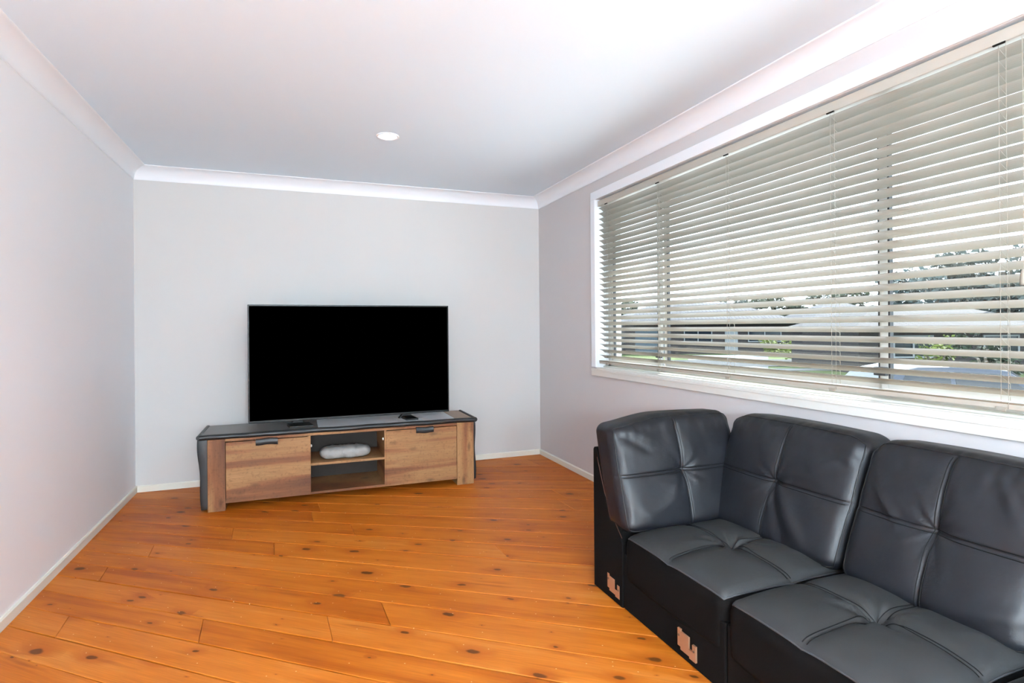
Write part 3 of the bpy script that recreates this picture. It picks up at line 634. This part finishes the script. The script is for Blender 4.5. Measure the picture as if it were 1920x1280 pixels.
bk2 = [(2.10, bz0), (2.10, 0.66), (2.075, 0.66), (2.00, 0.50), (1.90, 0.32), (1.89, 0.24), (2.062, 0.24), (2.062, bz0)]
MB().prism([(x - SO.x, z) for x, z in bk2], 0.290 - SO.y, 2.055 - SO.y, 1).build('back_frame', M_base, sofa, bevel=0.004)
# welt seam on the end of the far back frame
MB().tube([Vector((SX - 0.0005, y, z)) - SO for y, z in [(2.268, 0.60), (2.24, 0.535), (2.20, 0.45), (2.15, 0.385), (2.09, 0.325), (2.062, 0.30)]], 0.0016, 6).build('welt_seam', simple('brown_welt', lin(64, 38, 28), 0.6, 0.3), sofa)
# seats
for k, (ya, yb) in enumerate(((2.058, 1.458), (1.452, 0.874), (0.868, 0.290))):
    w_ = (ya - yb) / 2
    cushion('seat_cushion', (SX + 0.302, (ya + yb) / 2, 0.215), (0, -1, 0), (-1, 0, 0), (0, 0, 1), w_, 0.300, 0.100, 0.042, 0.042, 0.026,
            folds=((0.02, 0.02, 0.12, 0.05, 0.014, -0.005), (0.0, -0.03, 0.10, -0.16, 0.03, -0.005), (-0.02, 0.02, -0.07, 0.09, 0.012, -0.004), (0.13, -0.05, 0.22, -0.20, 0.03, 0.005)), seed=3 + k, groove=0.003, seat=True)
# back cushions: one against the far frame, the others along the window wall
s, c = math.sin(math.radians(17)), math.cos(math.radians(17))
cushion('back_cushion', (1.602, 2.092 + 0.078, 0.551), (1, 0, 0), (0, s, c), (0, -0.998, 0.06), 0.326, 0.243, 0.085, 0.045, 0.026, 0.010,
        folds=((-0.29, 0.20, -0.16, 0.10, 0.014, -0.009), (-0.24, 0.21, -0.13, 0.15, 0.012, 0.006), (-0.02, -0.03, -0.10, -0.10, 0.02, 0.004), (-0.20, -0.16, -0.05, -0.10, 0.02, 0.004), (-0.26, -0.12, -0.18, -0.21, 0.02, 0.005)), seed=21, gather=0.0046, belly=0.004, lsag=0.030, groove=0.006)
s, c = math.sin(math.radians(22)), math.cos(math.radians(22))
for k, (ya, yb, fo) in enumerate(((2.115, 1.440, ((0.0, -0.01, 0.13, -0.22, 0.022, -0.012), (0.05, -0.02, 0.20, -0.20, 0.022, 0.010), (0.16, 0.10, 0.30, 0.17, 0.016, 0.008), (0.18, 0.20, 0.30, 0.12, 0.014, -0.007), (0.10, 0.20, 0.17, 0.10, 0.014, 0.005))),
                                  (1.432, 0.878, ((-0.20, 0.10, -0.10, -0.02, 0.016, 0.009), (0.14, 0.2, 0.2, 0.10, 0.014, 0.006), (0.10, -0.20, 0.24, -0.15, 0.02, 0.008))),
                                  (0.870, 0.300, ((-0.20, 0.10, -0.10, -0.02, 0.016, 0.009),)))):
    cushion('back_cushion', (1.838 + 0.088, (ya + yb) / 2, 0.548), (0, -1, 0), (s, 0, c), (-0.996, 0, 0.09), (ya - yb) / 2, 0.252, 0.092, 0.048, 0.030, 0.012, folds=fo, seed=31 + k, gather=0.0046, belly=0.006, sag=0.018, groove=0.006)
# zinc connector brackets for the missing section
def bracket(y_, z_, sc_=1.0):
    g = [(0, 0.085), (-0.017, 0.078), (-0.017, 0.071), (-0.062, 0.061), (-0.062, 0.034), (-0.078, 0.034), (-0.078, 0.055), (-0.098, 0.050), (-0.098, 0.0), (-0.066, 0.004), (-0.066, 0.010), (-0.020, 0.022), (-0.018, 0.034), (0, 0.038)]
    g = [(0, 0.078), (-0.016, 0.078), (-0.016, 0.070), (-0.060, 0.070), (-0.060, 0.030), (-0.080, 0.030), (-0.080, 0.056), (-0.098, 0.056), (-0.098, 0.0), (-0.064, 0.0), (-0.064, 0.006), (-0.016, 0.006), (-0.016, 0.016), (0, 0.016)]
    b = MB().prism([(y_ + a - SO.y, z_ + z) for a, z in g], SX - 0.0012 - SO.x, SX + 0.010 - SO.x, 0).build('connector_bracket', M_metal, sofa)
    b['label'] = 'zinc connector bracket with a notch'
    for a, z in ((-0.008, 0.055), (-0.089, 0.036)):
        mb = MB(); mb.prism([(y_ + a - SO.y + 0.0045 * math.cos(q), z_ + z + 0.0045 * math.sin(q)) for q in [math.pi * k / 5 for k in range(10)]], SX - 0.003 - SO.x, SX - SO.x, 0); mb.build('screw', M_screw, b)
bracket(2.183, 0.030); bracket(1.692, 0.030)

# ------------------------------------------------------------------ outside: eave, garden, street
GZ = -1.0
def noise_mat(name, c0, c1, scale, rough=0.9):
    m, n, l, p = mat(name); p.inputs['Roughness'].default_value = rough; p.inputs['Specular IOR Level'].default_value = 0.1
    tc = N(n, 'ShaderNodeTexCoord'); nz = N(n, 'ShaderNodeTexNoise'); nz.inputs['Scale'].default_value = scale; nz.inputs['Detail'].default_value = 5; l.new(tc.outputs['Object'], nz.inputs[0])
    r = N(n, 'ShaderNodeValToRGB'); r.color_ramp.elements[0].position = 0.35; r.color_ramp.elements[1].position = 0.65; r.color_ramp.elements[0].color = c0; r.color_ramp.elements[1].color = c1
    l.new(nz.outputs[0], r.inputs[0]); l.new(r.outputs[0], p.inputs['Base Color']); return m
M_lawn = noise_mat('lawn_grass', lin(62, 72, 40), lin(76, 86, 52), 1.2)
M_conc = noise_mat('driveway_concrete', lin(92, 92, 92), lin(106, 106, 106), 2)
M_bounce = noise_mat('bounce_concrete', lin(206, 206, 206), lin(220, 220, 220), 2)  # kept pale so the added paving bounces light indoors
M_road = noise_mat('road_asphalt', lin(50, 52, 55), lin(60, 62, 65), 3)
M_eave = simple('lawn_lit_eave_lining', lin(158, 166, 112), 0.8, 0.2)  # yellow-green bounce from the lawn painted into the eave colour
def brick_mat(name, c0, c1, mortar, sx, sy):
    m, n, l, p = mat(name); p.inputs['Roughness'].default_value = 0.9
    tc = N(n, 'ShaderNodeTexCoord'); b = N(n, 'ShaderNodeTexBrick'); b.inputs['Color1'].default_value = c0; b.inputs['Color2'].default_value = c1; b.inputs['Mortar'].default_value = mortar
    b.inputs['Scale'].default_value = 1; b.inputs['Brick Width'].default_value = sx; b.inputs['Row Height'].default_value = sy; b.inputs['Mortar Size'].default_value = sy * 0.12
    mp = N(n, 'ShaderNodeMapping'); mp.inputs['Rotation'].default_value = (math.pi / 2, 0, 0); l.new(tc.outputs['Object'], mp.inputs[0]); l.new(mp.outputs[0], b.inputs['Vector']); l.new(b.outputs[0], p.inputs['Base Color']); return m
M_brick = brick_mat('dark_brick', lin(38, 30, 31), lin(31, 26, 28), lin(46, 43, 43), 0.24, 0.086)
M_tile = brick_mat('roof_tile', lin(66, 65, 70), lin(56, 55, 61), lin(34, 33, 38), 0.3, 0.3)
M_tile2 = brick_mat('red_brown_tile', lin(42, 38, 41), lin(35, 32, 36), lin(22, 20, 23), 0.3, 0.3)
M_wglass = simple('far_window_glass', lin(26, 32, 40), 0.1, 0.4)
M_wframe = simple('far_white_frame', lin(120, 122, 124), 0.6, 0.3)
M_blue = simple('pale_blue_boards', lin(66, 76, 84), 0.7, 0.3)

struct(MB().box(XO, 120, -60, 160, GZ - 0.3, GZ).build('lawn', M_lawn), 'mown green lawn spreading out beyond the window', 'lawn')
struct(MB().box(-60, XO, YF - 60, YF - T - 12, GZ - 0.3, GZ).build('back_lawn', M_lawn), 'mown green lawn beyond the patio behind the house', 'lawn')
struct(MB().box(-14, XO, YF - T - 12, YF - T, -0.35, -0.1).build('patio', M_bounce), 'added pale concrete patio bouncing daylight through the added glass door', 'patio')  # unseen paving added to bounce daylight up through the rear door
struct(MB().box(-14, XL - T, YF - T, 6, -0.35, -0.1).build('side_patio', M_bounce), 'pale concrete paving along the left side of the house', 'patio')
struct(MB().box(XO, XO + 12.0, -10, 14, GZ - 0.25, GZ + 0.03).build('reflector', M_bounce), 'added pale concrete forecourt between the house and the lawn', 'reflector')  # pale ground added to bounce sunlight through the windows onto the ceiling
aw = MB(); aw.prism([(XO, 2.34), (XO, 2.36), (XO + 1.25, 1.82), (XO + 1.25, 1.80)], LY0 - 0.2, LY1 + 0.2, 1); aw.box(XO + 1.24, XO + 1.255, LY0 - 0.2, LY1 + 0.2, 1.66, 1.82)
struct(aw.build('sunshield', M_eave), 'unseen added sloping awning over the second window outside', 'sunshield')  # unseen hood added to keep direct sun out of the added window
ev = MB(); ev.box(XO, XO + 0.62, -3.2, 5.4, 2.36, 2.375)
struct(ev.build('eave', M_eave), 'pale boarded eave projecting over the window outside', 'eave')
gt = MB(); gt.box(XO + 0.62, XO + 0.64, -3.2, 5.4, 2.34, 2.52); gt.prism([(XO + 0.64, 2.40), (XO + 0.64, 2.51), (XO + 0.76, 2.52), (XO + 0.77, 2.50), (XO + 0.75, 2.41)], -3.2, 5.4, 1)
struct(gt.build('fascia_gutter', M_wframe), 'white fascia and gutter along the eave outside', 'gutter')
rfm = MB(); rfm.prism([(XL - 0.9, 2.52), (XO + 0.76, 2.53), (0.6, 3.5)], -3.4, 5.6, 1)
struct(rfm.build('roof', M_tile), 'dark tiled roof over this room', 'roof')

def polar(px, depth):                                    # ground position of a column of the view at a given depth
    x = (px - 960) / F * depth
    return Vector((math.cos(YAW) * x + math.sin(YAW) * depth, -math.sin(YAW) * x + math.cos(YAW) * depth, 0))
DIRX = (polar(1500, 40) - polar(1300, 40)).normalized(); ANG = math.atan2(DIRX.y, DIRX.x)
def strip(name, m, p0, p1, d0, d1, z, lbl, cat):
    a, b, c, d = polar(p0, d0), polar(p1, d0), polar(p1, d1), polar(p0, d1)
    vs = [(q.x, q.y, zz) for zz in (GZ - 0.05, z) for q in (a, b, c, d)]
    struct(MB().add(vs, [(0, 1, 2, 3), (4, 5, 6, 7), (0, 1, 5, 4), (1, 2, 6, 5), (2, 3, 7, 6), (3, 0, 4, 7)]).build(name, m), lbl, cat)
strip('driveway', M_conc, 1290, 1440, 24.5, 42, GZ + 0.02, 'pale concrete driveway crossing the far lawn', 'driveway')
strip('street', M_road, 700, 2600, 30, 36, GZ + 0.025, 'grey asphalt street beyond the lawn', 'street')
strip('footpath', M_conc, 900, 2400, 27.0, 28.2, GZ + 0.03, 'pale concrete footpath beside the street', 'footpath')

def house(px, depth, L, D, hw, hr_, wm, rm, lbl, feats, name='house'):
    c = polar(px, depth); h = tag(empty(name, (c.x, c.y, GZ)), lbl, 'house'); h.rotation_euler.z = ANG
    MB().box(-L / 2, L / 2, 0, D, 0, hw).build('walls', wm, h)
    o = 0.5; z0, z1 = hw, hw + hr_
    v = [(-L / 2 - o, -o, z0), (L / 2 + o, -o, z0), (L / 2 + o, D + o, z0), (-L / 2 - o, D + o, z0), (-L / 2 + D / 2 - o, D / 2, z1), (L / 2 - D / 2 + o, D / 2, z1)]
    if L < D: v[4] = (0, D / 2 - 0.5, z1); v[5] = (0, D / 2 + 0.5, z1)
    MB().add(v, [(0, 1, 5, 4), (1, 2, 5), (2, 3, 4, 5), (3, 0, 4), (0, 1, 2, 3)]).build('roof', rm, h)
    MB().box(-L / 2 - o, L / 2 + o, -o - 0.1, -o, hw - 0.12, hw + 0.06).build('gutter', M_wframe, h)
    for kind, x0, x1, za, zb in feats:
        if kind == 'window':
            w = MB(); w.box(x0, x1, -0.06, 0.0, za, za + 0.07); w.box(x0, x1, -0.06, 0, zb - 0.07, zb)
            for q in (x0, (x0 + x1) / 2 - 0.03, x1 - 0.07): w.box(q, q + 0.07, -0.06, 0, za + 0.07, zb - 0.07)
            wo = w.build('window', M_wframe, h)
            MB().box(x0 + 0.07, x1 - 0.07, -0.02, -0.005, za + 0.07, zb - 0.07).build('pane', M_wglass, wo)
        elif kind == 'garage':
            g = MB().box(x0, x1, -0.05, 0, za, zb).build('garage_door', M_blue, h)
            for q in range(1, 4): MB().box(x0 + 0.05, x1 - 0.05, -0.06, -0.05, za + (zb - za) * q / 4 - 0.01, za + (zb - za) * q / 4 + 0.01).build('panel_rib', M_wframe, g)
        else:
            MB().box(x0, x1, -0.05, 0, za, zb).build('front_door', M_wframe, h)
    return h
house(1330, 44, 13.5, 8, 2.45, 1.7, M_brick, M_tile, 'dark brick house with grey tiled roof across the street', [('garage', -5.8, -3.2, 0, 2.1), ('window', -2.0, 0.2, 0.9, 2.1), ('door', 1.2, 2.2, 0, 2.1), ('window', 3.0, 5.6, 0.9, 2.1)])
house(1610, 46, 7.5, 7, 2.4, 1.8, M_blue, M_tile, 'pale blue boarded house with grey roof beside the brick house', [('window', -2.4, -0.6, 0.9, 2.0), ('window', 0.8, 2.6, 0.9, 2.0)])
house(1800, 25, 9.0, 6, 2.0, 1.1, M_brick, M_tile2, 'low brick house with brown tiled roof seen through the right sash', [('window', -3.0, -1.2, 0.7, 1.7), ('window', 1.0, 2.6, 0.7, 1.7)])
house(1010, 40, 9.0, 7, 2.4, 1.7, M_blue, M_tile, 'pale house at the far end of the street behind the window edge', [('window', 0, 2, 0.9, 2.0)])

def tree(px, depth, ht, rx, rz, leafm, lbl, cat, seed, nleaf=900, ls=0.16, name='tree', trunk=True, base=0.35, grp='trees and shrubs outside the window'):
    c = polar(px, depth); t = tag(empty(name, (c.x, c.y, GZ)), lbl, cat, grp); q = random.Random(seed)
    if trunk:
        tr = MB(); k = ht * base; tr.tube([(0, 0, 0), (0.05 * rx, 0, k * 0.6), (0, 0.05 * rx, k), (0, 0, ht * 0.75)], 0.035 * rx + 0.05, 7)
        for _ in range(5):
            a = q.uniform(0, 6.28); tr.tube([(0, 0, k * 0.9), (rx * 0.3 * math.cos(a), rx * 0.3 * math.sin(a), k + rz * 0.5), (rx * 0.6 * math.cos(a), rx * 0.6 * math.sin(a), k + rz * q.uniform(0.7, 1.2))], 0.02 * rx + 0.02, 5)
        tr.build('trunk', M_bark, t)
    cl = [(q.uniform(-0.62, 0.62), q.uniform(-0.62, 0.62), q.uniform(-0.6, 0.7), q.uniform(0.28, 0.5)) for _ in range(11)]
    vs = []; fs = []; cz = ht - rz
    for _ in range(nleaf):
        a, b, d_, r_ = q.choice(cl); v = Vector((q.gauss(0, 1), q.gauss(0, 1), q.gauss(0, 1))).normalized() * r_ * q.uniform(0.55, 1.0)
        P = Vector(((a + v.x) * rx, (b + v.y) * rx, max(cz * 0 + 0.05, cz + (d_ + v.z) * rz)))
        e1 = Vector((q.gauss(0, 1), q.gauss(0, 1), q.gauss(0, 1))).normalized(); e2 = e1.orthogonal().normalized(); s_ = ls * q.uniform(0.6, 1.4)
        k = len(vs); vs += [P - e1 * s_, P + e2 * s_ * 0.5, P + e1 * s_, P - e2 * s_ * 0.5]; fs.append((k, k + 1, k + 2, k + 3))
    f = MB().add(vs, fs).build('foliage', leafm, t, fixn=False); f['kind'] = 'stuff'
M_bark = noise_mat('tree_bark', lin(84, 76, 70), lin(112, 104, 96), 6)
def leaf_mat(name, a, b):
    m = noise_mat(name, a, b, 1.5, 0.7); p = m.node_tree.nodes['Principled BSDF']; return m
M_lf1 = leaf_mat('gum_leaves', lin(48, 58, 58), lin(78, 88, 86)); M_lf2 = leaf_mat('dark_leaves', lin(24, 33, 24), lin(44, 54, 38)); M_lf3 = leaf_mat('lime_leaves', lin(66, 76, 26), lin(92, 100, 46)); M_lf4 = leaf_mat('grey_leaves', lin(48, 54, 52), lin(72, 78, 74))
tree(1690, 74, 9.2, 5.0, 3.6, M_lf1, 'tall grey-green gum tree behind the right sash mullion', 'tree', 1, 1500, 0.4)
tree(1880, 30, 6.6, 3.4, 2.7, M_lf4, 'broad grey-green tree filling the right end of the window', 'tree', 2, 2200, 0.24)
tree(1800, 48, 7.0, 4.0, 2.6, M_lf1, 'pale gum tree between the mullion and the broad right tree', 'tree', 3, 1500, 0.3)
tree(1580, 60, 6.0, 3.2, 2.2, M_lf2, 'dark rounded tree behind the pale blue house', 'tree', 4, 1500, 0.35)
tree(1450, 60, 5.6, 3.4, 2.0, M_lf2, 'dark leafy tree behind the brick house roof end', 'tree', 5, 1500, 0.35)
tree(1375, 76, 6.4, 2.6, 2.2, M_lf1, 'thin pale tree rising above the brick house roof', 'tree', 6, 800, 0.35)
tree(1170, 60, 5.0, 4.0, 1.8, M_lf2, 'dark tree above the roofs at the far left pane', 'tree', 7, 1300, 0.35)
tree(1525, 33, 2.0, 1.7, 1.0, M_lf3, 'yellow-green shrub on the far lawn near the centre pane', 'shrub', 8, 1100, 0.12, name='shrub', trunk=True, base=0.15)
tree(1455, 40, 1.5, 1.3, 0.8, M_lf3, 'small lime shrub at the brick house wall', 'shrub', 9, 700, 0.12, name='shrub', base=0.15)
tree(1850, 17, 1.9, 0.9, 1.0, M_lf2, 'leafy green bush beside the low brick house', 'shrub', 10, 1100, 0.09, name='shrub', base=0.15)
tree(1755, 21, 1.7, 0.8, 0.9, M_lf3, 'light green bush against the low brick house', 'shrub', 12, 800, 0.09, name='shrub', base=0.15)

# parked car
def car():
    c = polar(1790, 10.2); r = tag(empty('car', (c.x, c.y, GZ)), 'dark blue hatchback car parked beyond the right sash', 'car'); r.rotation_euler.z = ANG - 0.12
    mb = simple('car_paint', lin(40, 44, 56), 0.25, 0.5); mg = simple('car_glass', lin(20, 22, 28), 0.08, 0.5); mt = simple('tyre_rubber', lin(28, 28, 28), 0.8, 0.2)
    low = [(-2.05, 0.30), (-2.08, 0.62), (-1.95, 0.86), (-1.5, 0.93), (0.95, 0.95), (1.75, 0.82), (2.02, 0.62), (2.05, 0.30)]
    MB().prism(low, -0.85, 0.85, 1).build('body', mb, r, bevel=0.06, seg=3)
    cab = [(-1.80, 0.92), (-1.42, 1.36), (-0.95, 1.46), (0.0, 1.47), (0.42, 1.40), (1.08, 0.94)]
    vs = []; 
    for sgn in (-1, 1): vs += [(x, sgn * (0.80 - 0.16 * (z - 0.92) / 0.55), z) for x, z in cab]
    n = 6; MB().add(vs, [tuple(range(n)), tuple(range(2 * n - 1, n - 1, -1))] + [(i, i + n, (i + 1) % n + n, (i + 1) % n) for i in range(n)]).build('cabin', mb, r, bevel=0.03, seg=2)
    for sgn in (-1, 1):
        for xs in (((-1.45, 0.97), (-1.18, 1.34), (-0.50, 1.38), (-0.50, 0.97)), ((-0.42, 0.97), (-0.42, 1.38), (0.30, 1.34), (0.80, 0.97))):
            vs = [(x, sgn * (0.806 - 0.16 * (z - 0.92) / 0.55), z) for x, z in xs] + [(x, sgn * (0.79 - 0.16 * (z - 0.92) / 0.55), z) for x, z in xs]
            MB().add(vs, [(0, 1, 2, 3), (7, 6, 5, 4)] + [(i, i + 4, (i + 1) % 4 + 4, (i + 1) % 4) for i in range(4)]).build('side_window', mg, r)
    for q in ([(0.50, 1.385), (1.06, 0.985)], [(-1.48, 1.325), (-1.78, 0.975)]):
        (xa, za), (xb, zb) = q; off = 0.012 * (1 if xa > 0 else -1)
        vs = [(xa + off, -0.60, za), (xa + off, 0.60, za), (xb + off, 0.70, zb), (xb + off, -0.70, zb)]; vs += [(x - 3 * off, y, z) for x, y, z in vs]
        MB().add(vs, [(0, 1, 2, 3), (7, 6, 5, 4)] + [(i, i + 4, (i + 1) % 4 + 4, (i + 1) % 4) for i in range(4)]).build('windscreen', mg, r)
    for x in (-1.28, 1.30):
        for sgn in (-1, 1):
            w = MB(); w.prism([(x + 0.31 * math.cos(a), 0.31 + 0.31 * math.sin(a)) for a in [2 * math.pi * k / 20 for k in range(20)]], sgn * 0.70, sgn * 0.88, 1); wo = w.build('wheel', mt, r, bevel=0.02)
            MB().prism([(x + 0.19 * math.cos(a), 0.31 + 0.19 * math.sin(a)) for a in [2 * math.pi * k / 16 for k in range(16)]], sgn * 0.87, sgn * 0.89, 1).build('hubcap', M_alu, wo)
    for sgn in (-1, 1): MB().box(-2.09, -2.03, sgn * 0.62 - 0.14, sgn * 0.62 + 0.14, 0.62, 0.78).build('tail_light', simple('tail_light_red', lin(170, 40, 36), 0.3, 0.5), r, bevel=0.02)
    for sgn in (-1, 1): MB().box(1.90, 2.02, sgn * 0.60 - 0.16, sgn * 0.60 + 0.16, 0.60, 0.74).build('head_light', M_white_pl, r, bevel=0.02)
car()
